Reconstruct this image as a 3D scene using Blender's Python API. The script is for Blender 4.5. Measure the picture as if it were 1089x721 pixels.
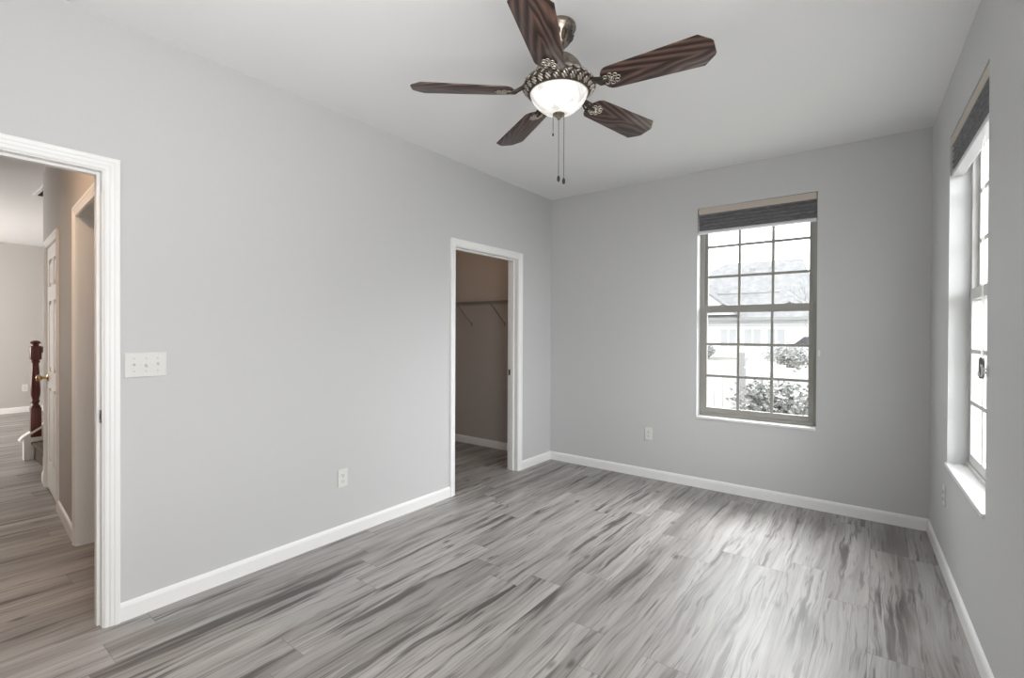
import bpy, bmesh, math, random
from mathutils import Vector, Matrix
from math import sin, cos, pi, radians, atan, hypot

# ------------------------------------------------------------------ scene, camera, light
S = bpy.context.scene
COL = S.collection
for o in list(bpy.data.objects):
    bpy.data.objects.remove(o)
random.seed(7)

FPX, YAW, CY = 511.46, .6503, 356.75
CAM = Vector((2.7619, -4.3082, 1.335))
PITCH, ROLL = -.0055, .0045
H = 2.74                      # ceiling height
W, AL = 3.0467, -.0336        # right wall: x = W + AL*y


def make_camera():
    c, s = cos(YAW), sin(YAW)
    F = Vector((-s, c, 0)); R = Vector((c, s, 0)); U = Vector((0, 0, 1))
    F, U = F * cos(PITCH) + U * sin(PITCH), U * cos(PITCH) - F * sin(PITCH)
    R, U = R * cos(ROLL) + U * sin(ROLL), U * cos(ROLL) - R * sin(ROLL)
    m = Matrix((R, U, -F)).transposed().to_4x4()
    m.translation = CAM
    cd = bpy.data.cameras.new('camera'); cd.sensor_width = 36; cd.lens = FPX * 36 / 1089
    cd.shift_y = -(360.5 - CY) / 1089; cd.clip_start = .02; cd.clip_end = 400
    co = bpy.data.objects.new('camera', cd); COL.objects.link(co); co.matrix_world = m
    S.camera = co


make_camera()
S.view_settings.view_transform = 'Standard'
S.view_settings.look = 'None'
S.view_settings.exposure = 0.0
S.view_settings.gamma = 1.0
S.view_settings.use_curve_mapping = False
S.cycles.use_denoising = True
S.cycles.max_bounces = 10
S.cycles.diffuse_bounces = 6
S.cycles.transparent_max_bounces = 12
S.cycles.caustics_reflective = False
S.cycles.caustics_refractive = False

SKY = 4.6
w = bpy.data.worlds.new('overcast_sky'); S.world = w; w.use_nodes = True
bg = w.node_tree.nodes['Background']
bg.inputs[0].default_value = (.97, .985, 1, 1); bg.inputs[1].default_value = SKY

RA = math.atan2(-1, -AL)      # rotation of the right wall's frame (u runs towards the camera)


def light(name, kind, loc, energy, color=(1, 1, 1), size=(.5, .5), rot=(0, 0, 0), portal=False):
    ld = bpy.data.lights.new(name, kind); ld.energy = energy; ld.color = color
    if kind == 'AREA':
        ld.shape = 'RECTANGLE'; ld.size, ld.size_y = size
        ld.cycles.is_portal = portal
    else:
        ld.shadow_soft_size = size[0]
    o = bpy.data.objects.new(name, ld); COL.objects.link(o); o.location = loc; o.rotation_euler = rot
    return o


RW = lambda u, v, z: Vector((W, 0, z)) + u * Vector((cos(RA), sin(RA), 0)) + v * Vector((-sin(RA), cos(RA), 0))
# sky portals in the two windows in view
light('sky_portal', 'AREA', (1.95, .14, 1.52), 1, size=(.86, 1.78), rot=(-pi / 2, 0, 0), portal=True)
light('sky_portal', 'AREA', RW(1.205, .14, 1.52), 1, size=(.92, 1.78), rot=(-pi / 2, 0, RA), portal=True)
# added fill lights at solid walls beside and behind the viewer, one aimed upward
for loc, energy, size, rot, spread in (
        (RW(3.9, -.05, 1.5), 50, (1.3, 1.7), (-pi / 2, 0, RA), 180),
        ((1.7, -4.78, 1.3), 13, (1.8, 1.2), (pi / 2 + radians(60), 0, 0), 110)):
    dl = light('fill_light', 'AREA', loc, energy, (1, .995, .985), size, rot)
    dl.data.spread = radians(spread)
# area lights added out of view outside the two windows to brighten the room
for loc, aim, energy, size in (((7.5, -2.6, 3.0), (3.1, -1.2, 1.4), 700, (5, 3)),
                               ((1.4, 4.2, 5.6), (1.95, 0, 1.4), 1250, (5, 3)),
                               ((5.5, 4.5, 4.6), (1.95, 0, 1.4), 1300, (4, 3))):
    dl = light('outside_fill', 'AREA', loc, energy, (.99, .995, 1), size)
    dl.rotation_euler = (Vector(aim) - Vector(loc)).to_track_quat('-Z', 'Y').to_euler()
# hall, living room and closet lamps
light('hall_lamp', 'AREA', (-.75, -4.35, 2.68), 15, (1, .68, .45), (.3, .3))
light('living_room_daylight', 'AREA', (-6.6, -5.9, 1.5), 170, (1, .95, .90), (2.2, 1.8), (pi / 2, 0, 0))
light('closet_lamp', 'POINT', (-.75, -.85, 2.5), 3.4, (1, .66, .42), (.04, .04))


# ------------------------------------------------------------------ materials
def mat(name, color=(.8, .8, .8), rough=.5, metal=0.0, spec=.5, emit=None, estr=0.0):
    m = bpy.data.materials.new(name); m.use_nodes = True
    b = m.node_tree.nodes['Principled BSDF']
    b.inputs['Base Color'].default_value = (*color, 1)
    b.inputs['Roughness'].default_value = rough
    b.inputs['Metallic'].default_value = metal
    b.inputs['Specular IOR Level'].default_value = spec
    if emit:
        b.inputs['Emission Color'].default_value = (*emit, 1); b.inputs['Emission Strength'].default_value = estr
    return m


class NT:
    def __init__(self, m):
        self.t = m.node_tree; self.b = self.t.nodes['Principled BSDF']

    def n(self, kind, **kw):
        x = self.t.nodes.new(kind)
        for k, v in kw.items():
            setattr(x, k, v)
        return x

    def put(self, sock, v):
        if isinstance(v, bpy.types.NodeSocket):
            self.t.links.new(v, sock)
        elif v is not None:
            sock.default_value = v

    def math(self, op, a, b=None, c=None):
        x = self.n('ShaderNodeMath', operation=op)
        for i, v in enumerate((a, b, c)):
            self.put(x.inputs[i], v)
        return x.outputs[0]

    def vec(self, x, y, z=0.0):
        c = self.n('ShaderNodeCombineXYZ')
        for i, v in enumerate((x, y, z)):
            self.put(c.inputs[i], v)
        return c.outputs[0]

    def noise(self, v, scale, detail=4.0, rough=.5, dist=0.0):
        x = self.n('ShaderNodeTexNoise')
        self.put(x.inputs['Vector'], v)
        for k, q in (('Scale', scale), ('Detail', detail), ('Roughness', rough), ('Distortion', dist)):
            x.inputs[k].default_value = q
        return x.outputs[0]

    def ramp(self, f, stops):
        r = self.n('ShaderNodeValToRGB'); self.put(r.inputs[0], f)
        e = r.color_ramp.elements
        while len(e) < len(stops):
            e.new(.5)
        for k, (p, c) in zip(e, stops):
            k.position = p; k.color = (*c, 1) if isinstance(c, tuple) else (c, c, c, 1)
        return r.outputs[0]

    def mix(self, f, a, b, blend='MIX'):
        x = self.n('ShaderNodeMix', data_type='RGBA', blend_type=blend)
        self.put(x.inputs[0], f); self.put(x.inputs[6], a); self.put(x.inputs[7], b)
        return x.outputs[2]

    def bump(self, h, strength, dist=.002):
        x = self.n('ShaderNodeBump'); x.inputs['Strength'].default_value = strength
        x.inputs['Distance'].default_value = dist; self.put(x.inputs['Height'], h)
        self.t.links.new(x.outputs[0], self.b.inputs['Normal'])

    def xyz(self, which='Object'):
        tc = self.n('ShaderNodeTexCoord'); s = self.n('ShaderNodeSeparateXYZ')
        self.t.links.new(tc.outputs[which], s.inputs[0])
        return tc.outputs[which], s.outputs[0], s.outputs[1], s.outputs[2]


def paint(name, color, rough=.6, bump=.12):
    m = mat(name, color, rough, spec=.3); t = NT(m); v, *_ = t.xyz()
    t.bump(t.noise(v, 220, 3), bump, .0015)
    return m


WALL = paint('grey_wall_paint', (.582, .583, .585))
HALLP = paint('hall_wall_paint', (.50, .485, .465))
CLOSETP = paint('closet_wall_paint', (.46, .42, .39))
CEIL = paint('ceiling_paint', (.82, .822, .825), .8, .3)
TRIM = mat('white_trim_paint', (.86, .86, .85), .35)
VINYL = mat('vinyl_window_backlit_tone', (.29, .28, .255), .35)  # white vinyl with the backlit shade of the back window in its colour
VINYL_LIT = mat('vinyl_window_lit_tone', (.62, .615, .60), .35)  # same vinyl, lighter copy for the sky-lit right window
SILL = mat('white_sill', (.82, .82, .81), .3)
PLATE = mat('white_plastic_plate', (.72, .715, .69), .3)
DARK = mat('dark_slot', (.02, .02, .02), .5)
SCREW = mat('screw_metal', (.5, .5, .48), .4, .7)
STRIKE = mat('strike_plate_nickel', (.25, .235, .21), .35, .9)
FASCIA_ = mat('grey_vent_backing', (.10, .095, .09), .7)
BRASS = mat('brass', (.55, .40, .20), .25, 1)
CORD = mat('shade_cord', (.62, .62, .60), .7)
TASSEL = mat('dark_grey_plastic', (.035, .033, .03), .5)
WIRE = mat('backlit_tone_wire', (.24, .225, .21), .4)  # white wire greyed to imitate its backlit look
HINGE = mat('old_brass_hinge', (.30, .24, .17), .4, .8)


def floor_material():
    m = mat('grey_wood_plank', rough=.34, spec=.45); t = NT(m)
    v, x, y, z = t.xyz()
    PW, PL = .185, 1.22
    xs = t.math('DIVIDE', t.math('ADD', x, 8 * PW + .04), PW)
    xi = t.math('FLOOR', xs); xf = t.math('FRACT', xs)
    wn = t.n('ShaderNodeTexWhiteNoise', noise_dimensions='1D'); t.put(wn.inputs['W'], xi)
    ys = t.math('DIVIDE', t.math('ADD', y, t.math('MULTIPLY', wn.outputs[0], 7.3)), PL)
    yi = t.math('FLOOR', ys); yf = t.math('FRACT', ys)
    wn2 = t.n('ShaderNodeTexWhiteNoise', noise_dimensions='2D'); t.put(wn2.inputs['Vector'], t.vec(xi, yi))
    rnd = wn2.outputs[0]
    r2 = t.math('MULTIPLY', rnd, 37.0)
    # long streaks along the board, gently bent by a slow noise so that some close into cathedrals
    wv = t.vec(t.math('MULTIPLY', x, 4.0), t.math('MULTIPLY', y, 1.5), r2)
    warp = t.math('MULTIPLY', t.math('SUBTRACT', t.noise(wv, 1.0, 3, .5), .5), .085)
    xw = t.math('ADD', x, warp)
    streak = t.noise(t.vec(t.math('MULTIPLY', xw, 21.0), t.math('MULTIPLY', y, .95), r2), 1.0, 5, .6, .25)
    broad = t.noise(t.vec(t.math('MULTIPLY', xw, 9.0), t.math('MULTIPLY', y, .7), t.math('ADD', r2, 3.3)), 1.0, 3, .5)
    clump = t.noise(t.vec(t.math('MULTIPLY', x, 5.0), t.math('MULTIPLY', y, 1.1), t.math('ADD', r2, 9.1)), 1.0, 2, .5)
    fine = t.noise(t.vec(t.math('MULTIPLY', xw, 150.0), t.math('MULTIPLY', y, 4.0), r2), 1.0, 4, .65)
    base = t.ramp(broad, [(.30, (.215, .198, .188)), (.45, (.315, .297, .283)), (.58, (.385, .366, .352)), (.75, (.45, .435, .42))])
    tone = t.math('ADD', .86, t.math('MULTIPLY', rnd, .25))
    base = t.mix(1.0, base, t.vec(tone, tone, tone), 'MULTIPLY')
    cm = t.ramp(clump, [(.40, .10), (.58, 1.0)])
    sm = t.ramp(streak, [(.385, 1.0), (.435, .45), (.465, 0.0)])
    base = t.mix(t.math('MULTIPLY', t.math('MULTIPLY', sm, cm), .9), base, (.075, .067, .062, 1))
    # thin dark veins where the streak noise crosses a level
    vein = t.math('ABSOLUTE', t.math('SUBTRACT', t.noise(t.vec(t.math('MULTIPLY', xw, 12.0), t.math('MULTIPLY', y, .55), t.math('ADD', r2, 5.0)), 1.0, 2, .4), .5))
    vm = t.ramp(vein, [(0.0, 1.0), (.014, 0.0)])
    base = t.mix(t.math('MULTIPLY', t.math('MULTIPLY', vm, cm), .6), base, (.07, .062, .058, 1))
    # short dark dashes
    dash = t.noise(t.vec(t.math('MULTIPLY', xw, 55.0), t.math('MULTIPLY', y, 3.2), t.math('ADD', r2, 2.0)), 1.0, 2, .5)
    dm = t.ramp(dash, [(.30, 1.0), (.37, 0.0)])
    base = t.mix(t.math('MULTIPLY', dm, .6), base, (.09, .08, .075, 1))
    mid = t.noise(t.vec(t.math('MULTIPLY', xw, 62.0), t.math('MULTIPLY', y, 1.9), t.math('ADD', r2, 7.0)), 1.0, 3, .6)
    mm = t.ramp(mid, [(.32, .70), (.5, 1.0), (.7, 1.10)])
    base = t.mix(.75, base, mm, 'MULTIPLY')
    fm = t.ramp(fine, [(.3, .74), (.55, 1.0), (.75, 1.12)])
    base = t.mix(.7, base, fm, 'MULTIPLY')
    # knots
    vo = t.n('ShaderNodeTexVoronoi'); vo.inputs['Scale'].default_value = 1.0
    t.put(vo.inputs['Vector'], t.vec(t.math('MULTIPLY', xw, 5.0), t.math('MULTIPLY', y, 2.2), 0.0))
    km = t.ramp(vo.outputs['Distance'], [(.03, 1.0), (.10, 0.0)])
    base = t.mix(t.math('MULTIPLY', km, .75), base, (.06, .052, .048, 1))
    # plank joints
    ex = t.math('MINIMUM', xf, t.math('SUBTRACT', 1.0, xf)); ey = t.math('MULTIPLY', t.math('MINIMUM', yf, t.math('SUBTRACT', 1.0, yf)), PL / PW)
    ed = t.math('MINIMUM', ex, ey)
    jm = t.ramp(ed, [(.004, 1.0), (.011, 0.0)])
    base = t.mix(t.math('MULTIPLY', jm, .5), base, (.10, .095, .09, 1))
    t.put(t.b.inputs['Base Color'], base)
    t.put(t.b.inputs['Roughness'], t.math('ADD', .30, t.math('MULTIPLY', fine, .16)))
    hh = t.math('SUBTRACT', t.math('MULTIPLY', fine, .35), jm)
    t.bump(hh, .16, .002)
    return m


FLOOR = floor_material()


def blade_wood():
    m = mat('walnut_fan_blade', rough=.32, spec=.4); t = NT(m); v, x, y, z = t.xyz()
    oi = t.n('ShaderNodeObjectInfo'); rr = t.math('MULTIPLY', oi.outputs['Random'], 20.0)
    wob = t.noise(t.vec(t.math('MULTIPLY', x, 3.0), t.math('MULTIPLY', y, 9.0), rr), 1.0, 2)
    ay = t.math('ABSOLUTE', t.math('ADD', y, t.math('MULTIPLY', t.math('SUBTRACT', wob, .35), .05)))
    kk = t.math('ADD', 2.2, t.math('MULTIPLY', t.math('FRACT', t.math('MULTIPLY', oi.outputs['Random'], 7.31)), 5.0))
    d = t.math('ADD', x, t.math('ADD', t.math('MULTIPLY', ay, kk), t.math('MULTIPLY', wob, .3)))
    sw = t.math('FRACT', t.math('MULTIPLY', d, 6.5))
    g = t.noise(t.vec(t.math('MULTIPLY', x, 5.0), t.math('MULTIPLY', y, 150.0), rr), 1.0, 4, .6)
    c = t.ramp(sw, [(0, (.016, .009, .008)), (.3, (.05, .029, .023)), (.62, (.15, .09, .07)), (.85, (.09, .053, .042)), (1, (.02, .011, .010))])
    gm = t.ramp(g, [(.3, .5), (.6, 1.1)])
    t.put(t.b.inputs['Base Color'], t.mix(.8, c, gm, 'MULTIPLY'))
    return m


BLADE = blade_wood()


def pewter():
    m = mat('antique_pewter', rough=.32, metal=.9); t = NT(m); v, *_ = t.xyz()
    n = t.noise(v, 40, 5, .6)
    t.put(t.b.inputs['Base Color'], t.ramp(n, [(.3, (.11, .09, .072)), (.5, (.24, .205, .17)), (.7, (.45, .40, .345))]))
    return m


PEWTER = pewter()
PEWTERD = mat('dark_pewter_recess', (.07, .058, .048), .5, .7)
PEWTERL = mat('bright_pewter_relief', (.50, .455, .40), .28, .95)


def bowl_glass():
    m = mat('alabaster_glass_bowl', (.55, .54, .52), .25); t = NT(m); v, x, y, z = t.xyz()
    n = t.noise(v, 12, 4, .55, 1.4)
    c = t.ramp(n, [(.38, (.42, .40, .38)), (.5, (.80, .775, .74)), (.62, (1, .98, .95))])
    t.put(t.b.inputs['Emission Color'], c)
    t.b.inputs['Emission Strength'].default_value = .72
    return m


BOWL = bowl_glass()


def red_wood():
    m = mat('red_mahogany', rough=.35); t = NT(m); v, x, y, z = t.xyz()
    n = t.noise(t.vec(t.math('MULTIPLY', x, 60.0), t.math('MULTIPLY', y, 60.0), t.math('MULTIPLY', z, 4.0)), 1.0, 3)
    t.put(t.b.inputs['Base Color'], t.ramp(n, [(.3, (.075, .016, .012)), (.7, (.19, .045, .034))]))
    return m


REDWOOD = red_wood()


def carpet():
    m = mat('brown_stair_carpet', (.20, .16, .13), .95, spec=.1); t = NT(m); v, *_ = t.xyz()
    n = t.noise(v, 130, 3)
    t.put(t.b.inputs['Base Color'], t.ramp(n, [(.3, (.06, .048, .04)), (.7, (.17, .14, .118))]))
    t.bump(n, .8, .006)
    return m


CARPET = carpet()


def fabric(name, c0, c1):
    m = mat(name, c0, .9, spec=.1); t = NT(m); v, x, y, z = t.xyz()
    n = t.noise(t.vec(t.math('MULTIPLY', x, 25.0), t.math('MULTIPLY', y, 25.0), t.math('MULTIPLY', z, 420.0)), 1.0, 2)
    t.put(t.b.inputs['Base Color'], t.ramp(n, [(.35, c0), (.65, c1)]))
    return m


SHADE = fabric('grey_pleated_fabric', (.20, .20, .21), (.30, .30, .31))
RAIL = mat('beige_headrail', (.52, .46, .40), .4)
BRAIL = mat('white_bottom_rail', (.66, .66, .68), .35)


def glass_material():
    m = bpy.data.materials.new('window_glass'); m.use_nodes = True; t = m.node_tree; t.nodes.clear()
    out = t.nodes.new('ShaderNodeOutputMaterial'); mx = t.nodes.new('ShaderNodeMixShader')
    tr = t.nodes.new('ShaderNodeBsdfTransparent'); gl = t.nodes.new('ShaderNodeBsdfGlossy')
    gl.inputs['Roughness'].default_value = .02; tr.inputs[0].default_value = (.97, .98, .98, 1)
    mx.inputs[0].default_value = .05
    t.links.new(tr.outputs[0], mx.inputs[1]); t.links.new(gl.outputs[0], mx.inputs[2]); t.links.new(mx.outputs[0], out.inputs[0])
    return m


GLASS = glass_material()


# ------------------------------------------------------------------ mesh helpers
class MB:
    """Collects shapes; build() links them as ONE mesh object."""

    def __init__(self, smooth=None):
        self.bm = bmesh.new(); self.smooth = smooth

    def merge(self, b, M=None):
        vm = {}
        for v in b.verts:
            vm[v] = self.bm.verts.new(M @ v.co if M else v.co)
        for f in b.faces:
            try:
                nf = self.bm.faces.new([vm[v] for v in f.verts]); nf.material_index = f.material_index
            except ValueError:
                pass
        b.free()

    def box(self, lo, hi, bev=0.0, M=None, mi=0):
        b = bmesh.new(); bmesh.ops.create_cube(b, size=1)
        for v in b.verts:
            v.co = Vector([(lo[i] + hi[i]) / 2 + v.co[i] * (hi[i] - lo[i]) for i in range(3)])
        if bev:
            bmesh.ops.bevel(b, geom=list(b.edges), offset=bev, segments=2, affect='EDGES', profile=.5)
        for f in b.faces:
            f.material_index = mi
        self.merge(b, M); return self

    def lathe(self, prof, n=32, M=None, ripple=None, mi=0):
        b = bmesh.new(); rings = []
        for k, (r, z) in enumerate(prof):
            if r < 1e-6:
                rings.append([b.verts.new((0, 0, z))])
            else:
                ring = []
                for i in range(n):
                    a = 2 * pi * i / n
                    rr = r * (1 + (ripple(k, a) if ripple else 0))
                    ring.append(b.verts.new((rr * cos(a), rr * sin(a), z)))
                rings.append(ring)
        for p, q in zip(rings, rings[1:]):
            for i in range(n):
                j = (i + 1) % n
                a, c = (p[0], p[0]) if len(p) == 1 else (p[i], p[j])
                d, e = (q[0], q[0]) if len(q) == 1 else (q[i], q[j])
                vs = [a] + ([c] if c is not a else []) + [e] + ([d] if d is not e else [])
                if len(vs) > 2:
                    b.faces.new(vs)
        for end in (rings[0], rings[-1]):
            if len(end) > 2:
                b.faces.new(end)
        for f in b.faces:
            f.material_index = mi
        self.merge(b, M); return self

    def tube(self, pts, r, n=8, M=None, mi=0):
        b = bmesh.new(); pts = [Vector(p) for p in pts]; rings = []
        rs = r if isinstance(r, (list, tuple)) else [r] * len(pts)
        ref = None
        for i, p in enumerate(pts):
            d = (pts[min(i + 1, len(pts) - 1)] - pts[max(i - 1, 0)]).normalized()
            if ref is None:
                ref = Vector((0, 0, 1)) if abs(d.z) < .9 else Vector((1, 0, 0))
            a = (ref - d * ref.dot(d)).normalized(); ref = a; c = d.cross(a)
            rings.append([b.verts.new(p + rs[i] * (a * cos(2 * pi * k / n) + c * sin(2 * pi * k / n))) for k in range(n)])
        for p, q in zip(rings, rings[1:]):
            for k in range(n):
                b.faces.new((p[k], p[(k + 1) % n], q[(k + 1) % n], q[k]))
        b.faces.new(rings[0]); b.faces.new(rings[-1])
        for f in b.faces:
            f.material_index = mi
        self.merge(b, M); return self

    def torus(self, R, r, n=24, k=8, M=None, sx=1.0, mi=0):
        b = bmesh.new(); g = []
        for i in range(n):
            a = 2 * pi * i / n
            g.append([b.verts.new(((R + r * cos(2 * pi * j / k)) * cos(a) * sx, (R + r * cos(2 * pi * j / k)) * sin(a), r * sin(2 * pi * j / k))) for j in range(k)])
        for i in range(n):
            for j in range(k):
                b.faces.new((g[i][j], g[(i + 1) % n][j], g[(i + 1) % n][(j + 1) % k], g[i][(j + 1) % k]))
        for f in b.faces:
            f.material_index = mi
        self.merge(b, M); return self

    def ball(self, c, r, M=None, seg=12, mi=0):
        b = bmesh.new(); bmesh.ops.create_uvsphere(b, u_segments=seg, v_segments=max(6, seg // 2), radius=1)
        rr = r if isinstance(r, (tuple, list)) else (r, r, r)
        for v in b.verts:
            v.co = Vector((v.co.x * rr[0] , v.co.y * rr[1], v.co.z * rr[2])) + Vector(c)
        for f in b.faces:
            f.material_index = mi
        self.merge(b, M); return self

    def prism(self, poly, z0, z1, M=None, bev=0.0, mi=0):
        """poly: list of (x, y), extruded along z."""
        b = bmesh.new()
        lo = [b.verts.new((x, y, z0)) for x, y in poly]; hi = [b.verts.new((x, y, z1)) for x, y in poly]
        b.faces.new(lo[::-1]); b.faces.new(hi); n = len(poly)
        for i in range(n):
            b.faces.new((lo[i], lo[(i + 1) % n], hi[(i + 1) % n], hi[i]))
        if bev:
            bmesh.ops.bevel(b, geom=list(b.edges), offset=bev, segments=2, affect='EDGES', profile=.5)
        for f in b.faces:
            f.material_index = mi
        self.merge(b, M); return self

    def build(self, name, m, parent=None, loc=None, rot=None):
        bmesh.ops.recalc_face_normals(self.bm, faces=list(self.bm.faces))
        me = bpy.data.meshes.new(name); self.bm.to_mesh(me); self.bm.free()
        for k in (m if isinstance(m, (list, tuple)) else [m]):
            me.materials.append(k)
        if self.smooth:
            for p in me.polygons:
                p.use_smooth = True
            me.set_sharp_from_angle(angle=radians(self.smooth))
        o = bpy.data.objects.new(name, me); COL.objects.link(o)
        if parent:
            o.parent = parent
        if loc is not None:
            o.location = loc
        if rot is not None:
            o.rotation_euler = rot
        return o


def tag(o, label=None, cat=None, group=None, kind=None):
    for k, v in (('label', label), ('category', cat), ('group', group), ('kind', kind)):
        if v:
            o[k] = v
    return o


def thing(name, label, cat, loc=(0, 0, 0), rot=(0, 0, 0), group=None, kind=None):
    o = bpy.data.objects.new(name, None); COL.objects.link(o); o.location = loc; o.rotation_euler = rot
    o.empty_display_size = .1
    return tag(o, label, cat, group, kind)


T = Matrix.Translation
RX = lambda a: Matrix.Rotation(a, 4, 'X')
RY = lambda a: Matrix.Rotation(a, 4, 'Y')
RZ = lambda a: Matrix.Rotation(a, 4, 'Z')


# ------------------------------------------------------------------ the room shell
def wall(name, m, origin, rot, u0, u1, v0, v1, label, z1=H, openings=(), z0=0.0):
    """A wall in its own frame: u along it, v outward, with openings (ua, ub, za, zb)."""
    b = MB(); u = u0
    for ua, ub, za, zb in sorted(openings):
        if ua > u:
            b.box((u, v0, z0), (ua, v1, z1))
        if za > z0:
            b.box((ua, v0, z0), (ub, v1, za))
        b.box((ua, v0, zb), (ub, v1, z1))
        u = ub
    if u1 > u:
        b.box((u, v0, z0), (u1, v1, z1))
    return tag(b.build(name, m, loc=origin, rot=(0, 0, rot)), label, 'wall', kind='structure')


LF = pi / 2                      # left wall frame: u = +y, v = -x
HA = -atan(.0727)                # hall wall frame
HO = Vector((-.12, -3.647, 0))
J = .018                         # jamb thickness
D1 = (-4.53, -3.706, 2.05)       # bedroom door opening (u0, u1, head)
D2 = (-1.447, -.586, 2.042)      # closet opening
B1 = (1.508, 2.392, .60, 2.42)   # back window opening
B2 = (.736, 1.676, .61, 2.42)    # right window opening

tag(MB().box((-8.5, -6.15, -.12), (3.5, .16, 0)).build('floor', FLOOR), 'grey wood-look plank floor running through the rooms', 'floor', kind='structure')
tag(MB().box((-8.5, -6.15, H), (3.5, .16, H + .15)).build('ceiling', CEIL), 'smooth pale ceiling', 'ceiling', kind='structure')
wall('wall_left', WALL, (0, 0, 0), LF, -4.85, 0, 0, .12, 'long pale grey wall with two doorways', openings=(
    (D1[0] - J, D1[1] + J, 0, D1[2] + J), (D2[0] - J, D2[1] + J, 0, D2[2] + J)))
wall('wall_back', WALL, (0, 0, 0), 0, -.06, W + .15, 0, .15, 'grey wall with the single double-hung window', openings=(B1,))
wall('wall_right', WALL, (W, 0, 0), RA, 0, 5.0, 0, .15, 'grey wall at the right edge of the photo', openings=(B2,))
wall('wall_rear', WALL, (0, -4.85, 0), pi, -3.4, .12, 0, .12, 'grey wall behind the viewer')
# closet, bathroom and stair enclosures
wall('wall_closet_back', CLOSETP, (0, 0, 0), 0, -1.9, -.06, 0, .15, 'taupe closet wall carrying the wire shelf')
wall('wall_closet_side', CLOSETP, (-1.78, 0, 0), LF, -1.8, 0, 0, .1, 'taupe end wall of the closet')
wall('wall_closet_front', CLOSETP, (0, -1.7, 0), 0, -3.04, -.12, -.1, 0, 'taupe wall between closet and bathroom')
HU = lambda x: (x + .12) / cos(HA)
O2 = (HU(-1.178), HU(-.42), 2.04)
DH = (HU(-2.866), HU(-2.105), 2.03)
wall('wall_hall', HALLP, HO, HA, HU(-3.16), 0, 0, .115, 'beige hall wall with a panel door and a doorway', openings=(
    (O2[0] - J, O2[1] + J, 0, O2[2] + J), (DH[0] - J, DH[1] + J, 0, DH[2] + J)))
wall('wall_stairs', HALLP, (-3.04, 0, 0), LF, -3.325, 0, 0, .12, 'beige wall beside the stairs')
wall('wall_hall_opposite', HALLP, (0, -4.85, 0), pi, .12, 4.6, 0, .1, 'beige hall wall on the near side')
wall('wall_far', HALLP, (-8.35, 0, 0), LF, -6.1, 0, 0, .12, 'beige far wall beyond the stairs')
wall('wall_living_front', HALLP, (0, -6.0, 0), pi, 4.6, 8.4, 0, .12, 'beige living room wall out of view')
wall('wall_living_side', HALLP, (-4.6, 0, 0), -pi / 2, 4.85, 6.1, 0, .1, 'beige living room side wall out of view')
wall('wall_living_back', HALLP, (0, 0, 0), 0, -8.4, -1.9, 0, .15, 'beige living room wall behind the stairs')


def baseboard(name, origin, rot, runs, label, m=TRIM, h=.085):
    b = MB()
    for ua, ub in runs:
        pr = [(0, 0), (-.013, 0), (-.013, h - .018), (-.009, h - .006), (-.003, h), (0, h)]
        vs = [[b.bm.verts.new((u, v, z)) for v, z in pr] for u in (ua, ub)]
        n = len(pr)
        for i in range(n):
            b.bm.faces.new((vs[0][i], vs[0][(i + 1) % n], vs[1][(i + 1) % n], vs[1][i]))
        b.bm.faces.new(vs[0]); b.bm.faces.new(vs[1])
    return tag(b.build(name, m, loc=origin, rot=(0, 0, rot)), label, 'baseboard', kind='structure')


CW = .057
baseboard('baseboard_left', (0, 0, 0), LF, [(-4.85, D1[0] - CW - .005), (D1[1] + CW + .005, D2[0] - CW - .005), (D2[1] + CW + .005, 0)], 'white baseboard along the long left wall')
baseboard('baseboard_back', (0, 0, 0), 0, [(.013, W)], 'white baseboard under the back window')
baseboard('baseboard_right', (W, 0, 0), RA, [(.013, 5.0)], 'white baseboard along the right wall')
baseboard('baseboard_closet', (0, 0, 0), 0, [(-1.78, -.12)], 'white baseboard inside the closet')
baseboard('baseboard_hall', HO, HA, [(HU(-3.16), DH[0] - CW - .01), (DH[1] + CW + .005, O2[0] - CW - .005)], 'white baseboard in the hall')
baseboard('baseboard_far', (-8.35, 0, 0), LF, [(-6.0, 0)], 'white baseboard along the far beige wall', h=.09)


def casing(name, origin, rot, ua, ub, zt, label, v=0.0, m=TRIM, w=CW):
    """Colonial casing, mitred at the head."""
    pr = [(0, 0), (0, .007), (.006, .010), (.018, .010), (.022, .013), (.034, .014), (.038, .017), (.053, .018), (w, .015), (w, 0)]
    b = MB(); o0 = .005; g = []
    for o, t in pr:
        o += o0
        g.append([b.bm.verts.new(p) for p in ((ua - o, v - t, 0), (ua - o, v - t, zt + o), (ub + o, v - t, zt + o), (ub + o, v - t, 0))])
    for p, q in zip(g, g[1:]):
        for i in range(3):
            b.bm.faces.new((p[i], p[i + 1], q[i + 1], q[i]))
    for i in range(3):
        b.bm.faces.new((g[-1][i], g[-1][i + 1], g[0][i + 1], g[0][i]))
    for i in (0, 3):
        b.bm.faces.new([k[i] for k in g])
    return tag(b.build(name, m, loc=origin, rot=(0, 0, rot)), label, 'door trim', kind='structure')


def jamb(name, origin, rot, ua, ub, zt, th, label, stop=None, m=TRIM):
    b = MB()
    b.box((ua - J, 0, 0), (ua, th, zt + J)); b.box((ub, 0, 0), (ub + J, th, zt + J)); b.box((ua, 0, zt), (ub, th, zt + J))
    if stop:
        s0, s1 = stop
        b.box((ua, s0, 0), (ua + .011, s1, zt)); b.box((ub - .011, s0, 0), (ub, s1, zt)); b.box((ua + .011, s0, zt - .011), (ub - .011, s1, zt))
    return tag(b.build(name, m, loc=origin, rot=(0, 0, rot)), label, 'door trim', kind='structure')


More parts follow.
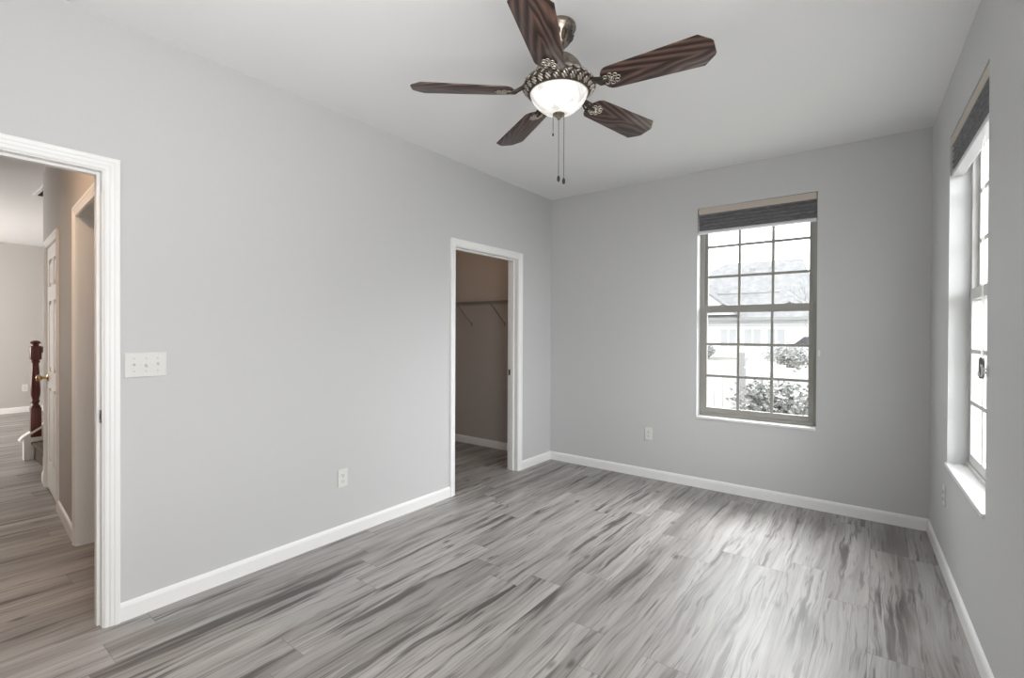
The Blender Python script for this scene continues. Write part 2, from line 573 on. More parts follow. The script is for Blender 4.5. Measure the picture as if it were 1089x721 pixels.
def strike(parent, u, v, z):
    """Strike plate on the jamb face at u, facing -u."""
    b = MB().box((u - .0025, v - .016, z - .029), (u, v + .016, z + .029), .001)
    o = b.build('strike_plate', STRIKE, parent); o['label'] = 'small nickel strike plate'
    MB().box((u - .0035, v - .006, z - .013), (u - .002, v + .006, z + .013)).build('latch_hole', DARK, o)
    return o


casing('trim_1', (0, 0, 0), LF, D1[0], D1[1], D1[2], 'white casing round the doorway to the hall')
j1 = jamb('trim_2', (0, 0, 0), LF, D1[0], D1[1], D1[2], .12, 'white jamb of the doorway to the hall', (.04, .075))
strike(j1, D1[1], .02, .95)
casing('trim_3', (0, 0, 0), LF, D2[0], D2[1], D2[2], 'white casing round the closet doorway')
j2 = jamb('trim_4', (0, 0, 0), LF, D2[0], D2[1], D2[2], .12, 'white jamb of the closet doorway', (.045, .08))
strike(j2, D2[1], .095, .95)
casing('trim_5', HO, HA, O2[0], O2[1], O2[2], 'white casing round the hall doorway nearest the bedroom')
jamb('trim_6', HO, HA, O2[0], O2[1], O2[2], .115, 'white jamb of the hall doorway nearest the bedroom')
casing('trim_7', HO, HA, DH[0], DH[1], DH[2], 'white casing round the closed hall door')
jamb('trim_8', HO, HA, DH[0], DH[1], DH[2], .115, 'white jamb of the closed hall door')


def panel_door():
    """Six-panel door closed in the hall wall."""
    a, c, zt = DH[0] + .003, DH[1] - .003, DH[2] - .003
    b = MB(); v0, v1 = .004, .039
    wd = c - a; st = .105; mid = .1
    pw = (wd - 2 * st - mid) / 2
    rows = [(.24, .86), (1.0, 1.58), (1.70, 1.92)]
    us = [a + st, a + st + pw + mid]
    b.box((a, v0, .01), (a + st, v1, zt)); b.box((c - st, v0, .01), (c, v1, zt)); b.box((us[0] + pw, v0, .01), (us[1], v1, zt))
    zz = [.01] + [q for r in rows for q in r] + [zt]
    for u in us:
        for i in range(0, len(zz), 2):
            b.box((u, v0, zz[i]), (u + pw, v1, zz[i + 1]))
    d = tag(b.build('door_1', TRIM, loc=HO, rot=(0, 0, HA)), 'closed white six-panel door with brass knob in the hall', 'door', kind='structure')
    for u in us:
        for z0, z1 in rows:
            p = MB().box((u, v0 + .012, z0), (u + pw, v1 - .005, z1)).box((u + .025, v0 + .003, z0 + .03), (u + pw - .025, v0 + .013, z1 - .03), .005)
            p.build('door_panel', TRIM, d)
    for z in (.27, 1.06, 1.85):
        h = MB(40).tube([(DH[1] - .003, -.004, z - .045), (DH[1] - .003, -.004, z + .045)], .007).box((DH[1] - .03, .001, z - .045), (DH[1] - .003, .005, z + .045))
        h.build('hinge', HINGE, d)['label'] = 'old brass door hinge'
    k = MB(50)
    M = T((DH[0] + .065, v0, .94)) @ RX(pi / 2)
    k.lathe([(0, 0), (.032, 0), (.033, .004), (.026, .009), (.012, .012), (.010, .034), (.018, .042), (.027, .052), (.028, .064), (.020, .074), (0, .077)], 24, M)
    k.build('door_knob', BRASS, d)['label'] = 'round brass door knob'


panel_door()


# ------------------------------------------------------------------ windows
def window(name, origin, rot, op, label, VINYL):
    ua, ub, za, zb = op
    root = thing(name, label, 'window', origin, (0, 0, rot), kind='structure')
    v0 = .088
    # outer frame
    f = MB()
    fw = .026
    za2 = za + .02
    f.box((ua, v0, za2), (ua + fw, .15, zb)); f.box((ub - fw, v0, za2), (ub, .15, zb))
    f.box((ua + fw, v0, zb - fw), (ub - fw, .15, zb)); f.box((ua + fw, v0 - .012, za2), (ub - fw, .15, za2 + .022))
    f.box((ua + fw, v0 + .001, za2), (ua + fw + .008, v0 + .012, zb - fw)); f.box((ub - fw - .008, v0 + .001, za2), (ub - fw, v0 + .012, zb - fw))
    f.build('window_frame', VINYL, root)
    zm = 1.548                                    # middle of the meeting rails
    inner0, inner1 = ua + fw, ub - fw
    st = .034

    def sash(nm, va, vb, z0, z1, bot, top):
        s = MB()
        a, c = inner0 + .001, inner1 - .001
        s.box((a, va, z0), (a + st, vb, z1), .002); s.box((c - st, va, z0), (c, vb, z1), .002)
        s.box((a + st, va, z0), (c - st, vb, z0 + bot), .002); s.box((a + st, va, z1 - top), (c - st, vb, z1), .002)
        o = s.build(nm, VINYL, root)
        ga, gc, g0, g1 = a + st, c - st, z0 + bot, z1 - top
        vm = (va + vb) / 2
        MB().box((ga, vm - .002, g0), (gc, vm + .002, g1)).build('pane', GLASS, o)
        g = MB()
        mw = .0105
        us = [ga + (gc - ga) * k / 3 for k in (1, 2)]
        zs = [g0 + (g1 - g0) * k / 3 for k in (1, 2)]
        for u in us:
            g.box((u - mw, vm - .012, g0), (u + mw, vm - .0025, g1))
        ed = [ga] + [q for u in us for q in (u - mw, u + mw)] + [gc]
        for z in zs:
            for i in range(0, 6, 2):
                g.box((ed[i], vm - .012, z - mw), (ed[i + 1], vm - .0025, z + mw))
        g.build('grille', VINYL, o)
        return o

    lo = sash('lower_sash', v0 - .004, v0 + .024, za2 + .0225, zm + .032, .05, .058)
    up = sash('upper_sash', v0 + .026, v0 + .052, zm - .030, zb - fw - .001, .05, .036)
    for u in (.2, .8):
        uu = inner0 + (inner1 - inner0) * u
        lk = MB(40).box((uu - .03, v0 + .002, zm + .032), (uu + .03, v0 + .022, zm + .038), .002)
        lk.tube([(uu, v0 + .01, zm + .036), (uu, v0 + .01, zm + .046)], .009, 12).box((uu - .022, v0 + .004, zm + .044), (uu + .004, v0 + .014, zm + .049), .002)
        lk.build('sash_lock', VINYL, lo)
    # stool board with a small nosing
    MB().box((ua + .001, -.012, za - .0001), (ub - .001, .15, za + .0195), .003).build('window_sill', SILL, root)
    return root


window('window_1', (0, 0, 0), 0, B1, 'white vinyl double-hung window, darkened as backlit, with grilles in the back wall', VINYL)
window('window_2', (W, 0, 0), RA, B2, 'white double-hung window with grilles in the right wall', VINYL_LIT)


def cellular_shade(label, origin, rot, op, cords):
    ua, ub, za, zb = op
    a, c = ua + .006, ub - .006
    r = thing('window_shade', label, 'window shade', origin, (0, 0, rot))
    h = MB().box((a, .004, zb - .055), (c, .062, zb - .001), .004)
    h.build('headrail', RAIL, r)
    n = 5; z0, z1 = zb - .197, zb - .055
    pts = []
    random.seed(3 if cords else 5)
    for i in range(2 * n + 1):
        z = z1 - (z1 - z0) * i / (2 * n)
        pts.append((.020 + (.012 + .006 * random.random() if i % 2 else -.014 + .004 * random.random()), z))
    back = [(.076 - v, z) for v, z in reversed(pts)]
    b = MB(); pr = pts + back
    L = [b.bm.verts.new((a + .003, v, z)) for v, z in pr]; R_ = [b.bm.verts.new((c - .003, v, z)) for v, z in pr]
    m = len(pr)
    for i in range(m):
        b.bm.faces.new((L[i], L[(i + 1) % m], R_[(i + 1) % m], R_[i]))
    k = len(pts)
    for E in (L, R_):
        for i in range(k - 1):
            b.bm.faces.new((E[i], E[i + 1], E[m - 2 - i], E[m - 1 - i]))
    f = b.build('pleated_fabric', SHADE, r)
    f['label'] = 'grey pleated fabric drawn up tight'
    MB().box((a, .006, zb - .218), (c, .058, zb - .197), .005).build('bottom_rail', BRAIL, r)['label'] = 'pale bottom rail'
    if cords:
        u, z = cords
        for k, du in enumerate((-.012, .012)):
            MB(60).tube([(u + du * 1.6, .03, zb - .2), (u + du * 1.2, .03, zb - .6), (u + du, .03, z + .04)], .0016, 6).build('lift_cord', CORD, r)
        t = MB(50)
        prof = [(x * .0215, y * .047) for x, y in [(cos(q), .55 + .45 * sin(q)) for q in [pi * i / 12 for i in range(13)]] + [(-cos(q), -.55 - .45 * sin(q)) for q in [pi * i / 12 for i in range(13)]]]
        t.prism(prof, -.007, .007, T((u, .03, z)) @ RX(pi / 2), .003)
        o = t.build('cord_condenser', TASSEL, r); o['label'] = 'dark grey oval cord connector'
        MB(50).torus(.0085, .003, 20, 8, T((u, .021, z - .026)) @ RX(pi / 2)).ball((u, .022, z - .026), (.006, .004, .006)).build('eyelet', SILL, o)['label'] = 'white ring'
    return r


cellular_shade('grey pleated shade drawn up at the top of the back window', (0, 0, 0), 0, B1, None)
cellular_shade('grey pleated shade with hanging cord at the top of the right window', (W, 0, 0), RA, B2, (1.395, 1.19))


def cleat(label, origin, rot, u, z):
    r = thing('cord_cleat', label, 'cord cleat', origin, (0, 0, rot), 'cord cleats beside the windows')
    MB().box((u - .008, -.004, z - .02), (u + .008, 0, z + .02), .0015).build('cleat_plate', PLATE, r)
    MB(50).tube([(u, -.003, z - .007), (u, -.016, z - .007)], .004).tube([(u, -.003, z + .007), (u, -.016, z + .007)], .004).tube(
        [(u, -.019, z - .024), (u, -.0165, z - .012), (u, -.016, z), (u, -.0165, z + .012), (u, -.019, z + .024)], .0034).build('cleat_horns', PLATE, r)


cleat('small white cord cleat on the wall at the right of the back window', (0, 0, 0), 0, 2.408, 1.19)
cleat('small white cord cleat on the wall at the near edge of the right window', (W, 0, 0), RA, 1.70, 1.195)


# ------------------------------------------------------------------ plates
def outlet(label, origin, rot, u, z, group=None):
    r = thing('wall_outlet', label, 'outlet', origin, (0, 0, rot), group)
    MB().box((u - .035, -.006, z - .0575), (u + .035, 0, z + .0575), .0025).build('cover_plate', PLATE, r)
    for s in (-1, 1):
        zc = z + s * .0195
        poly = [(.0165 * cos(q), max(-.012, min(.012, .0165 * sin(q)))) for q in [2 * pi * i / 28 for i in range(28)]]
        o = MB().prism(poly, .0055, .0085, T((u, 0, zc)) @ RX(pi / 2)).build('receptacle', PLATE, r)
        q = MB()
        for du, hh in ((-.0065, .0045), (.0065, .0038)):
            q.box((u + du - .0012, -.0092, zc + .002 - hh), (u + du + .0012, -.0084, zc + .002 + hh))
        q.lathe([(0, 0), (.0026, 0), (.0026, .0008), (0, .0008)], 12, T((u, -.0084, zc - .0075)) @ RX(pi / 2))
        q.build('slots', DARK, o)
    MB(50).lathe([(0, 0), (.0032, 0), (.0028, .0012), (0, .0014)], 12, T((u, -.006, z)) @ RX(pi / 2)).build('screw', SCREW, r)
    return r


outlet('white duplex outlet low on the long left wall', (0, 0, 0), LF, -2.49, .388)
outlet('white duplex outlet on the back wall left of the window', (0, 0, 0), 0, 1.08, .407)
outlet('white outlet plate on the right wall under the window near the corner', (W, 0, 0), RA, .672, .43)
fo = outlet('white outlet low on the far beige wall beyond the stairs', (-8.35, 0, 0), LF, -2.87, .40)
fo.scale = (1, 1, 1)


def switch_plate():
    r = thing('switch_plate', 'white three-toggle light switch plate beside the hall doorway', 'light switch', (0, 0, 0), (0, 0, LF))
    u, z = -3.545, 1.177
    MB().box((u - .082, -.007, z - .058), (u + .082, 0, z + .058), .003).build('cover_plate', PLATE, r)
    for k, up in ((-1, 1), (0, -1), (1, 1)):
        uc = u + k * .046
        MB().box((uc - .0055, -.0078, z - .012), (uc + .0055, -.0068, z + .012)).build('toggle_slot', PLATE, r)
        MB().box((-.004, -.019, -.005), (.004, .002, .005), .0015, T((uc, -.007, z)) @ RX(up * radians(-28))).build('toggle', PLATE, r)
        for s in (-1, 1):
            MB(50).lathe([(0, 0), (.003, 0), (.0026, .001), (0, .0012)], 12, T((uc, -.007, z + s * .030)) @ RX(pi / 2)).build('screw', SCREW, r)


switch_plate()


# ------------------------------------------------------------------ ceiling fan
def ceiling_fan():
    X, Y = 1.592, -2.424
    r = thing('ceiling_fan', 'five-blade walnut ceiling fan with lit glass bowl and pewter housing', 'ceiling fan', (X, Y, H))
    zr = lambda z: z - H
    # canopy
    can = MB(35).lathe([(0, 0), (.074, 0), (.076, -.006), (.076, -.018), (.072, -.024), (.067, -.030), (.062, -.045), (.050, -.070), (.036, -.092), (.027, -.104), (.020, -.110), (0, -.110)], 40)
    can = can.build('canopy', PEWTER, r)
    lv = MB(50)
    for i in range(10):
        a = 2 * pi * i / 10
        M = RZ(a) @ T((.055, 0, -.064)) @ RY(radians(32))
        lv.ball((0, 0, 0), (.004, .011, .026), M, 10)
        lv.ball((0, .016, .010), (.0035, .005, .011), M, 8)
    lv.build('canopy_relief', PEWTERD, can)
    MB(40).lathe([(0, -.11), (.0135, -.108), (.0135, -.14), (0, -.14)], 20).build('downrod', PEWTER, r)
    # motor housing
    mh = MB(35).lathe([(0, zr(2.606)), (.030, zr(2.606)), (.036, zr(2.602)), (.050, zr(2.597)), (.072, zr(2.583)), (.090, zr(2.565)), (.104, zr(2.543)), (.113, zr(2.520)),
                       (.118, zr(2.503)), (.126, zr(2.502)), (.130, zr(2.496)), (.136, zr(2.494)), (.136, zr(2.486)), (0, zr(2.486))], 48)
    mh.build('motor_housing', PEWTER, r)
    band = MB(35).lathe([(.10, zr(2.492)), (.136, zr(2.492)), (.142, zr(2.490)), (.152, zr(2.480)), (.158, zr(2.470)), (.162, zr(2.466)), (.166, zr(2.462)), (.167, zr(2.456)), (.163, zr(2.450)),
                         (.154, zr(2.447)), (.146, zr(2.440)), (.140, zr(2.432)), (.134, zr(2.428)), (.128, zr(2.430)), (.10, zr(2.440))], 64)
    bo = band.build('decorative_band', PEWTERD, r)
    rel = MB(50)
    NL = 26
    for i in range(NL):
        a = 2 * pi * i / NL
        for k, (rad, z, tilt) in enumerate(((.1505, 2.483, -45), (.153, 2.444, 40))):
            M = RZ(a + k * pi / NL) @ T((rad, 0, zr(z))) @ RY(radians(tilt)) @ RX(radians(38))
            rel.ball((0, 0, 0), (.005, .0058, .0165), M, 8)
            rel.ball((0, .0115, .004), (.0042, .0042, .013), M, 8)
            rel.ball((0, -.0105, -.003), (.0042, .0042, .012), M, 8)
        M = RZ(a) @ T((.165, 0, zr(2.459))) @ RX(radians(25))
        rel.ball((0, 0, 0), (.0045, .012, .0045), M, 8)
    rel.torus(.136, .0035, 56, 8, T((0, 0, zr(2.493)))); rel.torus(.131, .0035, 56, 8, T((0, 0, zr(2.430))))
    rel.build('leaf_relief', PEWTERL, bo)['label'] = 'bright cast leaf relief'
    # blades
    TH = .0851; pitch = radians(-12.5)
    zb = zr(2.436)
    Lr, Lt = .205, .669
    wr, wt = .066, .083
    poly = []
    for a in range(90, 271, 18):                     # rounded root
        poly.append((Lr + .045 + .045 * cos(radians(a)), wr * sin(radians(a)) * (1 if abs(sin(radians(a))) > .99 else 1)))
    poly += [(Lt - .05, -wt), (Lt - .006, -wt * .50), (Lt, -wt * .36), (Lt, wt * .36), (Lt - .006, wt * .50), (Lt - .05, wt)]
    me = {}
    for k in range(5):
        ang = TH + radians(72) * k
        if not me:
            o = MB(30).prism(poly, -.003, .003, None, .0015).build('fan_blade', BLADE, r)
            io = MB(50)
            # arm from the motor, then a scroll medallion under the blade root
            io.tube([(.105, 0, .030), (.15, 0, .024), (.18, 0, .008), (.205, 0, -.006), (.24, 0, -.007)], [.011, .010, .009, .010, .008], 10)
            for s in (-1, 1):
                io.tube([(.16, 0, .018), (.178, s * .014, .008), (.198, s * .022, -.004), (.216, s * .020, -.006)], .005, 8)
            cx = .252
            io.prism([(cx + .040 * cos(q), .033 * sin(q)) for q in [2 * pi * i / 30 for i in range(30)]], -.0055, -.003, None)
            iod = io
            for i in range(8):
                q = 2 * pi * i / 8
                iod.torus(.0085, .0021, 14, 6, T((cx + .031 * cos(q), .025 * sin(q), -.0065)) @ RZ(q), mi=1)
            iod.torus(.010, .0024, 18, 6, T((cx, 0, -.0075)), mi=1).ball((cx, 0, -.0075), (.004, .004, .004), mi=1)
            for i in range(6):
                q = 2 * pi * i / 6 + .3
                iod.ball((0, 0, 0), (.006, .0024, .003), T((cx + .019 * cos(q), .016 * sin(q), -.0075)) @ RZ(q), 8, mi=1)
            i_ = iod.build('blade_iron', [PEWTERD, PEWTERL], o); i_['label'] = 'ornate pewter blade bracket'
            me['b'], me['i'] = o, i_
        else:
            o = me['b'].copy(); COL.objects.link(o); o.parent = r
            c = me['i'].copy(); COL.objects.link(c); c.parent = o
        o.matrix_local = T((0, 0, zb)) @ RZ(ang) @ RX(pitch)
    # glass bowl with fluted bottom
    prof = [(.126, zr(2.446)), (.131, zr(2.438)), (.131, zr(2.430)), (.127, zr(2.415)), (.118, zr(2.396)), (.104, zr(2.378)), (.088, zr(2.364)), (.070, zr(2.353)), (.066, zr(2.350)), (.048, zr(2.343)), (.030, zr(2.339)), (0, zr(2.338))]
    rip = lambda k, a: .055 * cos(26 * a) if k in (7, 8, 9) else 0
    MB(40).lathe(prof, 104, None, rip).build('glass_bowl', BOWL, r)['label'] = 'lit white marbled glass bowl'
    MB(40).lathe([(0, zr(2.345)), (.026, zr(2.340)), (.028, zr(2.334)), (.022, zr(2.328)), (.012, zr(2.323)), (.008, zr(2.316)), (.004, zr(2.311)), (0, zr(2.310))], 28).build('finial', PEWTER, r)
    c, s = cos(YAW), sin(YAW)
    for dx, zt, zb_ in ((-.026, 2.342, 2.245), (0, 2.312, 2.045), (.024, 2.342, 2.034)):
        x, y = dx * c, dx * s
        ch = MB(60)
        z = zt
        ch.tube([(x, y, zr(zt)), (x, y, zr(zb_ + .01))], .0011, 6)
        while z > zb_ + .02:
            ch.ball((x, y, zr(z)), .0019, None, 6); z -= .008
        co = ch.build('pull_chain', PEWTERD, r)
        q = .55 if zb_ > 2.2 else 1
        MB(50).lathe([(0, .012 * q), (.003 * q, .011 * q), (.0065 * q, .004 * q), (.007 * q, -.008 * q), (.004 * q, -.016 * q), (0, -.017 * q)], 14, T((x, y, zr(zb_)))).build('chain_pull', DARK, co)['label'] = 'dark chain pull'


ceiling_fan()


# ------------------------------------------------------------------ closet shelf
def wire_shelf():
    r = thing('wire_shelf', 'white wire shelf with slanted braces inside the closet', 'closet shelf', (0, 0, 1.68))
    b = MB()
    x0, x1 = -1.77, -.14
    for y in (-.01, -.14, -.27):
        b.tube([(x0, y, 0), (x1, y, 0)], .004, 6)
    b.tube([(x0, -.275, -.035), (x1, -.275, -.035)], .004, 6)
    n = 62
    for i in range(n):
        x = x0 + .01 + (x1 - x0 - .02) * i / (n - 1)
        b.tube([(x, -.005, .004), (x, -.27, .004), (x, -.276, -.035)], .0016, 4)
    b.build('wire_deck', WIRE, r)
    for x in (-.62, -1.12):
        k = MB()
        k.tube([(x, -.27, -.01), (x, -.003, -.24)], .006, 6); k.box((x - .008, -.006, -.27), (x + .008, 0, -.225))
        k.build('brace', WIRE, r)


wire_shelf()


# ------------------------------------------------------------------ hall: stairs, newel, vent
def staircase():
    r = thing('staircase', 'carpeted stairs with white side boards and a red-brown turned newel post beyond the hall wall', 'stairs', (-3.72, -3.40, 0))
    rise, run = .185, .26
    for i in range(4):
        y = .06 + i * run
        t = MB(50).box((-.48, y - .025, rise * (i + 1) - .03), (.47, y + run, rise * (i + 1)), .012)
        t.build('carpeted_tread', CARPET, r)
        MB().box((-.48, y, rise * i), (.47, y + .02, rise * (i + 1) - .03)).build('riser', CARPET, r)
    for x0, x1 in ((-.56, -.48), (.47, .55)):
        hi = .235 if x0 < 0 else .21
        poly = [(-.015, 0), (-.015, hi - .02), (.0, hi), (1.04, hi + .74), (1.04, 0)]
        MB().prism(poly, x0, x1, Matrix(((0, 0, 1, 0), (1, 0, 0, 0), (0, 1, 0, 0), (0, 0, 0, 1)))).build('side_board', TRIM, r)['label'] = 'white side board'
    cap = Matrix(((0, 0, 1, 0), (1, 0, 0, 0), (0, 1, 0, 0), (0, 0, 0, 1)))
    MB().prism([(-.05, .205), (-.025, .243), (1.04, .98), (1.04, .94)], -.575, -.465, cap).build('cap_board', TRIM, r)['label'] = 'white cap board on the far side'

    q = Vector((-.515, .075, .20))
    n = MB(40).box((-.041, -.041, .03), (.041, .041, .335), .004, T(q))
    n.lathe([(0, .333), (.036, .333), (.040, .345), (.030, .360), (.024, .370), (.030, .385), (.036, .397), (.030, .411), (.027, .420), (.038, .465), (.040, .515), (.036, .605), (.030, .725), (.026, .790),
             (.028, .797), (.036, .805), (.036, .817), (.028, .825), (.04, .835), (0, .835)], 28, T(q))
    n.box((-.043, -.043, .833), (.043, .043, .975), .010, T(q))
    n.lathe([(0, .973), (.030, .973), (.026, .985), (.026, .993), (.040, 1.003), (.043, 1.011), (.036, 1.021), (.022, 1.031), (0, 1.035)], 28, T(q))
    n.build('newel_post', REDWOOD, r)['label'] = 'red-brown turned newel post with a block top'
    MB(40).box((-.03, .035, -.025), (.03, .93, .025), .01, T(q + Vector((0, 0, .90))) @ RX(radians(35))).build('handrail', REDWOOD, r)['label'] = 'red-brown handrail'


staircase()


def vent():
    r = thing('ceiling_vent', 'metal air vent in the hall ceiling above the stairs', 'vent', (-3.86, -3.12, H))
    f = MB()
    a, c = .34, .23
    f.box((-a, -c, -.008), (a, -c + .03, 0)).box((-a, c - .03, -.008), (a, c, 0)).box((-a, -c + .03, -.008), (-a + .03, c - .03, 0)).box((a - .03, -c + .03, -.008), (a, c - .03, 0))
    f.build('vent_frame', TRIM, r)
    MB().box((-a + .03, -c + .03, -.002), (a - .03, c - .03, 0)).build('vent_backing', FASCIA_, r)
    for i in range(12):
        x = -a + .055 + i * (2 * a - .11) / 11
        MB().box((-.012, -c + .031, -.001), (.012, c - .031, .001), 0, T((x, 0, -.006)) @ RY(radians(35))).build('vent_slat', STRIKE, r)


vent()


# ------------------------------------------------------------------ outdoors
def outdoor_mat(name, c0, c1, scale=4.0, rough=.9):
    m = mat(name, c0, rough, spec=.1); t = NT(m); v, *_ = t.xyz()
    t.put(t.b.inputs['Base Color'], t.ramp(t.noise(v, scale, 5, .6), [(.35, c0), (.65, c1)]))
    return m


LAWN = outdoor_mat('winter_lawn', (.26, .255, .235), (.36, .355, .33), 1.5)
SIDING = mat('white_siding', (.62, .62, .62), .6)
SHINGLE = outdoor_mat('pale_grey_shingle', (.20, .20, .202), (.265, .265, .27), 3.0)
FASCIA = mat('grey_fascia', (.24, .24, .24), .6)
WGLASS = mat('curtained_window_glass', (.36, .365, .37), .25)
FENCE = mat('white_fence_paint', (.36, .36, .36), .6)
POST = mat('grey_fence_post', (.17, .17, .17), .7)
BARK = mat('pale_bark', (.24, .23, .225), .9)
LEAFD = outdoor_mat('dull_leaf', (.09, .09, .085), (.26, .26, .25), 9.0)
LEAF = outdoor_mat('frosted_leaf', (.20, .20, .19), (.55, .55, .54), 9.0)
CARP = mat('light_car_paint', (.5, .5, .52), .3)
CARG = mat('car_glass', (.04, .04, .045), .1)

g = MB()
gx = [-30, -12, -5, 0, 5, 14, 60]; gy = [.16, 3, 6, 9, 14, 20, 26, 34, 60]
gz = lambda y: -.42 + max(0, min(1, (y - 7) / 19)) * .36
vv = [[g.bm.verts.new((x, y, gz(y))) for x in gx] for y in gy]
for i in range(len(gy) - 1):
    for j in range(len(gx) - 1):
        g.bm.faces.new((vv[i][j], vv[i][j + 1], vv[i + 1][j + 1], vv[i + 1][j]))
g2 = [g.bm.verts.new(p) for p in ((3.45, .16, -.42), (60, .16, -.42), (60, -30, -.42), (3.45, -30, -.42))]
g.bm.faces.new(g2)
tag(g.build('lawn', LAWN), 'pale winter lawn outside the windows', 'ground', kind='structure')


def house():
    r = thing('neighbour_house', 'white house with big grey hipped roof seen through the back window', 'house', (-2.4, 26, -.06))
    x0, x1 = -8.5, 2.15
    MB().box((x0, 0, 0), (x1, 8, 2.35)).build('house_wall', SIDING, r)
    sd = MB()
    for i in range(14):
        z = .15 + i * .155
        sd.box((x0 - .01, -.018, z), (x1 + .01, .0, z + .012))
    sd.build('siding_edges', FASCIA, r)
    # main hip roof
    rf = MB()
    e, ridge = 2.32, 6.05
    P = [(x0 - .4, -.5, e), (x1 + .4, -.5, e), (x1 + .4, 8.5, e), (x0 - .4, 8.5, e)]
    Q = [(-3.0, 4, ridge), (1.45, 4, ridge)]
    vs = [rf.bm.verts.new(p) for p in P + Q]
    for idx in ((0, 1, 5, 4), (1, 2, 5), (2, 3, 4, 5), (3, 0, 4), (0, 3, 2, 1)):
        rf.bm.faces.new([vs[i] for i in idx])
    rfo = rf.build('roof', SHINGLE, r)
    MB().box((x0 - .42, -.56, e - .16), (x1 + .42, -.50, e + .02)).build('fascia', FASCIA, r)
    # step in the roof where the porch roof joins
    st = math.atan2(ridge - e, 4.5)
    MB().box((-3.1, 1.28, e + 1.50), (.6, 1.36, e + 1.56)).build('roof_seam', FASCIA, rfo)
    for x in (-1.2, -.1):
        MB().box((x - .14, 3.2, ridge - .85), (x + .14, 3.6, ridge - .46)).build('roof_vent', FASCIA, rfo)
    # lower wing at the right
    MB().box((2.15, 1, 0), (3.1, 7, 2.3)).build('wing_wall', SIDING, r)
    wg = MB(); vs = [wg.bm.verts.new(p) for p in ((2.0, .6, 2.3), (3.3, .6, 2.3), (3.3, 7.4, 2.3), (2.0, 7.4, 2.3), (2.0, 4, 4.1), (2.7, 4, 4.1))]
    for idx in ((0, 1, 5, 4), (1, 2, 5), (2, 3, 4, 5), (3, 0, 4), (0, 3, 2, 1)):
        wg.bm.faces.new([vs[i] for i in idx])
    wg.build('wing_roof', SHINGLE, r)
    # front gable at the left
    gb = MB()
    gb.prism([(-5.9, 2.5), (-1.3, 2.5), (-3.6, 4.3)], -.7, 1.5, Matrix(((1, 0, 0, 0), (0, 0, 1, 0), (0, 1, 0, 0), (0, 0, 0, 1))))
    gb.build('gable', SIDING, r)
    for s in (-1, 1):
        MB().box((-.05, -.85, -.05), (3.1, 1.4, .06), 0, T((-3.6, 0, 4.38)) @ RY(radians(38) if s > 0 else radians(142))).build('gable_roof', SHINGLE, r)
    for xa in (-2.35, -1.05, .15):
        wf = MB().box((xa, -.06, .62), (xa + 1.0, 0, 1.72)).build('house_window', SIDING, r)
        MB().box((xa + .07, -.075, .68), (xa + .46, -.06, 1.66)).box((xa + .54, -.075, .68), (xa + .93, -.06, 1.66)).build('house_window_glass', WGLASS, wf)


house()


def fence():
    r = thing('white_fence', 'low white board fence outside the back window', 'fence', (.85, 5, -.42))
    b = MB()
    for i in range(16):
        x = -2.4 + i * .148
        b.box((x, -.01, .04), (x + .142, .012, .97))
    b.build('fence_panel', FENCE, r)
    MB().box((-.055, -.05, 0), (.045, .05, 1.42)).build('fence_post', POST, r)
    b = MB()
    for i in range(7):
        x = .09 + i * .148
        b.box((x, -.01, .04), (x + .142, .012, 1.36 - .045 * i))
    b.build('gate_panel', FENCE, r)


fence()


def leafy(name, label, cat, loc, rad, n, size, seed, stems=14, leaf=LEAF):
    rnd = random.Random(seed)
    r = thing(name, label, cat, loc)
    s = MB(); lf = MB()
    for i in range(stems):
        a = rnd.random() * 2 * pi; q = rnd.random() ** .5
        tip = Vector((rad[0] * q * cos(a), rad[1] * q * sin(a), rad[2] * (1.55 + .45 * rnd.random()) * (1 - .35 * q * q)))
        mid = tip * .5 + Vector((rnd.uniform(-.05, .05), rnd.uniform(-.05, .05), .05))
        s.tube([(0.1 * tip.x, .1 * tip.y, 0), mid, tip], [.012, .009, .003], 5)
        for k in range(n // stems):
            t = .25 + .75 * rnd.random() ** .7
            p = (mid * (2 * t) if t < .5 else mid.lerp(tip, 2 * t - 1)) + Vector([rnd.gauss(0, .16) * rad[i] * .8 for i in range(3)])
            M = T(p) @ RZ(rnd.random() * 6.3) @ RX(rnd.uniform(-1.2, 1.2)) @ RY(rnd.uniform(-1, 1))
            l = size * rnd.uniform(.6, 1.2); ww = l * .3
            vs = [lf.bm.verts.new(M @ Vector(c)) for c in ((0, 0, 0), (l * .5, ww, .1 * l), (l, 0, 0), (l * .5, -ww, .1 * l))]
            lf.bm.faces.new(vs)
    s.build('stems', BARK, r)
    lf.build('leaves', leaf, r)


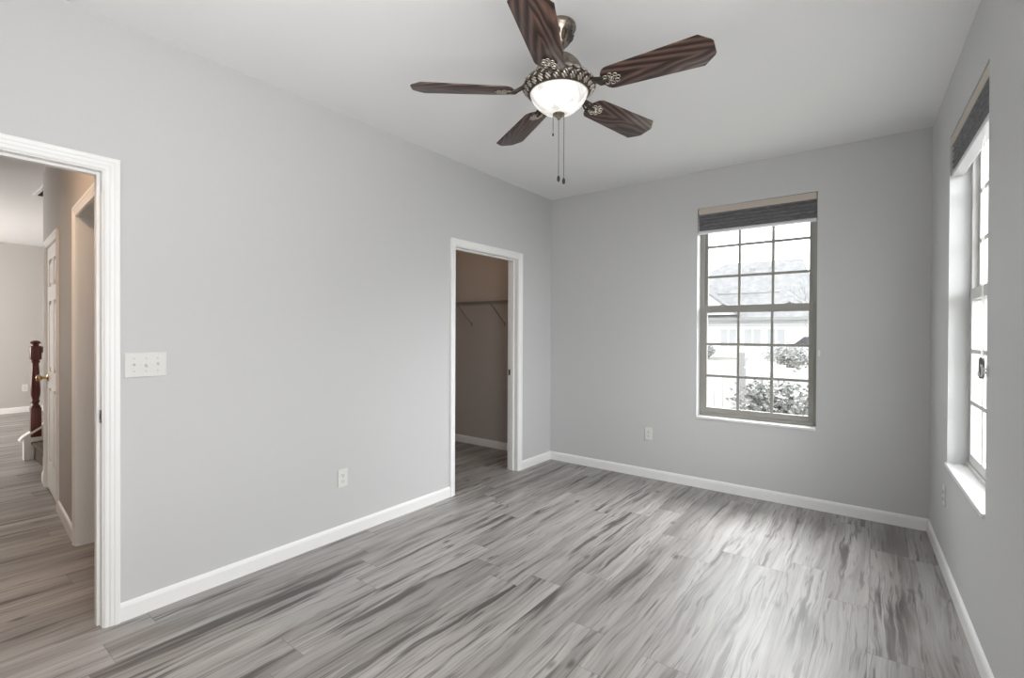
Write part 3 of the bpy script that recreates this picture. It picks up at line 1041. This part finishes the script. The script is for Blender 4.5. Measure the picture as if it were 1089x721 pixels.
leafy('garden_shrub', 'large leafy shrub just outside the back window', 'shrub', (1.60, 3.6, -.42), (.62, .5, .60), 3000, .085, 4, 40, LEAFD)
leafy('garden_shrub', 'rounded clipped shrub on the lawn past the fence', 'shrub', (.05, 17, -.22), (.85, .8, .62), 2600, .10, 8, 30)
leafy('garden_shrub', 'small shrub at the foot of the house at the left', 'shrub', (-4.9, 24.0, -.1), (.4, .4, .45), 900, .10, 11, 18)


def bare_tree(label, loc, h, seed):
    rnd = random.Random(seed)
    b = MB()

    def grow(p, d, l, r, k):
        q = p + d * l * .5 + Vector([rnd.uniform(-.06, .06) * l for _ in range(3)]); e = p + d * l + Vector([rnd.uniform(-.1, .1) * l for _ in range(3)])
        b.tube([p, q, e], [r, r * .85, r * .65], 6 if k > 2 else 4)
        if k == 0:
            return
        for i in range(3 if k > 1 else 4):
            nd = (d + Vector([rnd.uniform(-.8, .8), rnd.uniform(-.8, .8), rnd.uniform(-.1, .55)])).normalized()
            grow(e if i else q, nd, l * rnd.uniform(.6, .8), r * .6, k - 1)
    grow(Vector((0, 0, 0)), Vector((0, 0, 1)), h * .34, h * .011, 5)
    o = b.build('bare_tree', BARK, loc=loc)
    tag(o, label, 'tree')


bare_tree('leafless tree outside at the right edge of the back window', (1.0, 21, -.15), 3.9, 12)


def car():
    r = thing('parked_car', 'pale car parked before the house at the right of the back window', 'car', (.8, 23.4, -.10))
    prof = [(-2.1, .25), (-2.1, .75), (-1.5, .88), (-.9, 1.38), (.7, 1.40), (1.4, .92), (2.15, .80), (2.2, .25)]
    MX = Matrix(((1, 0, 0, 0), (0, 0, 1, 0), (0, 1, 0, 0), (0, 0, 0, 1)))
    MB().prism(prof, -.85, .85, MX, .05).build('car_body', CARP, r)
    MB().prism([(-1.3, .92), (-.85, 1.3), (.65, 1.32), (1.2, .94)], -.87, .87, MX).build('car_windows', CARG, r)
    for x in (-1.35, 1.35):
        for y in (-.8, .8):
            MB(40).lathe([(0, -.1), (.32, -.1), (.32, .1), (0, .1)], 24, T((x, y, .32)) @ RX(pi / 2)).build('wheel', CARG, r)


car()
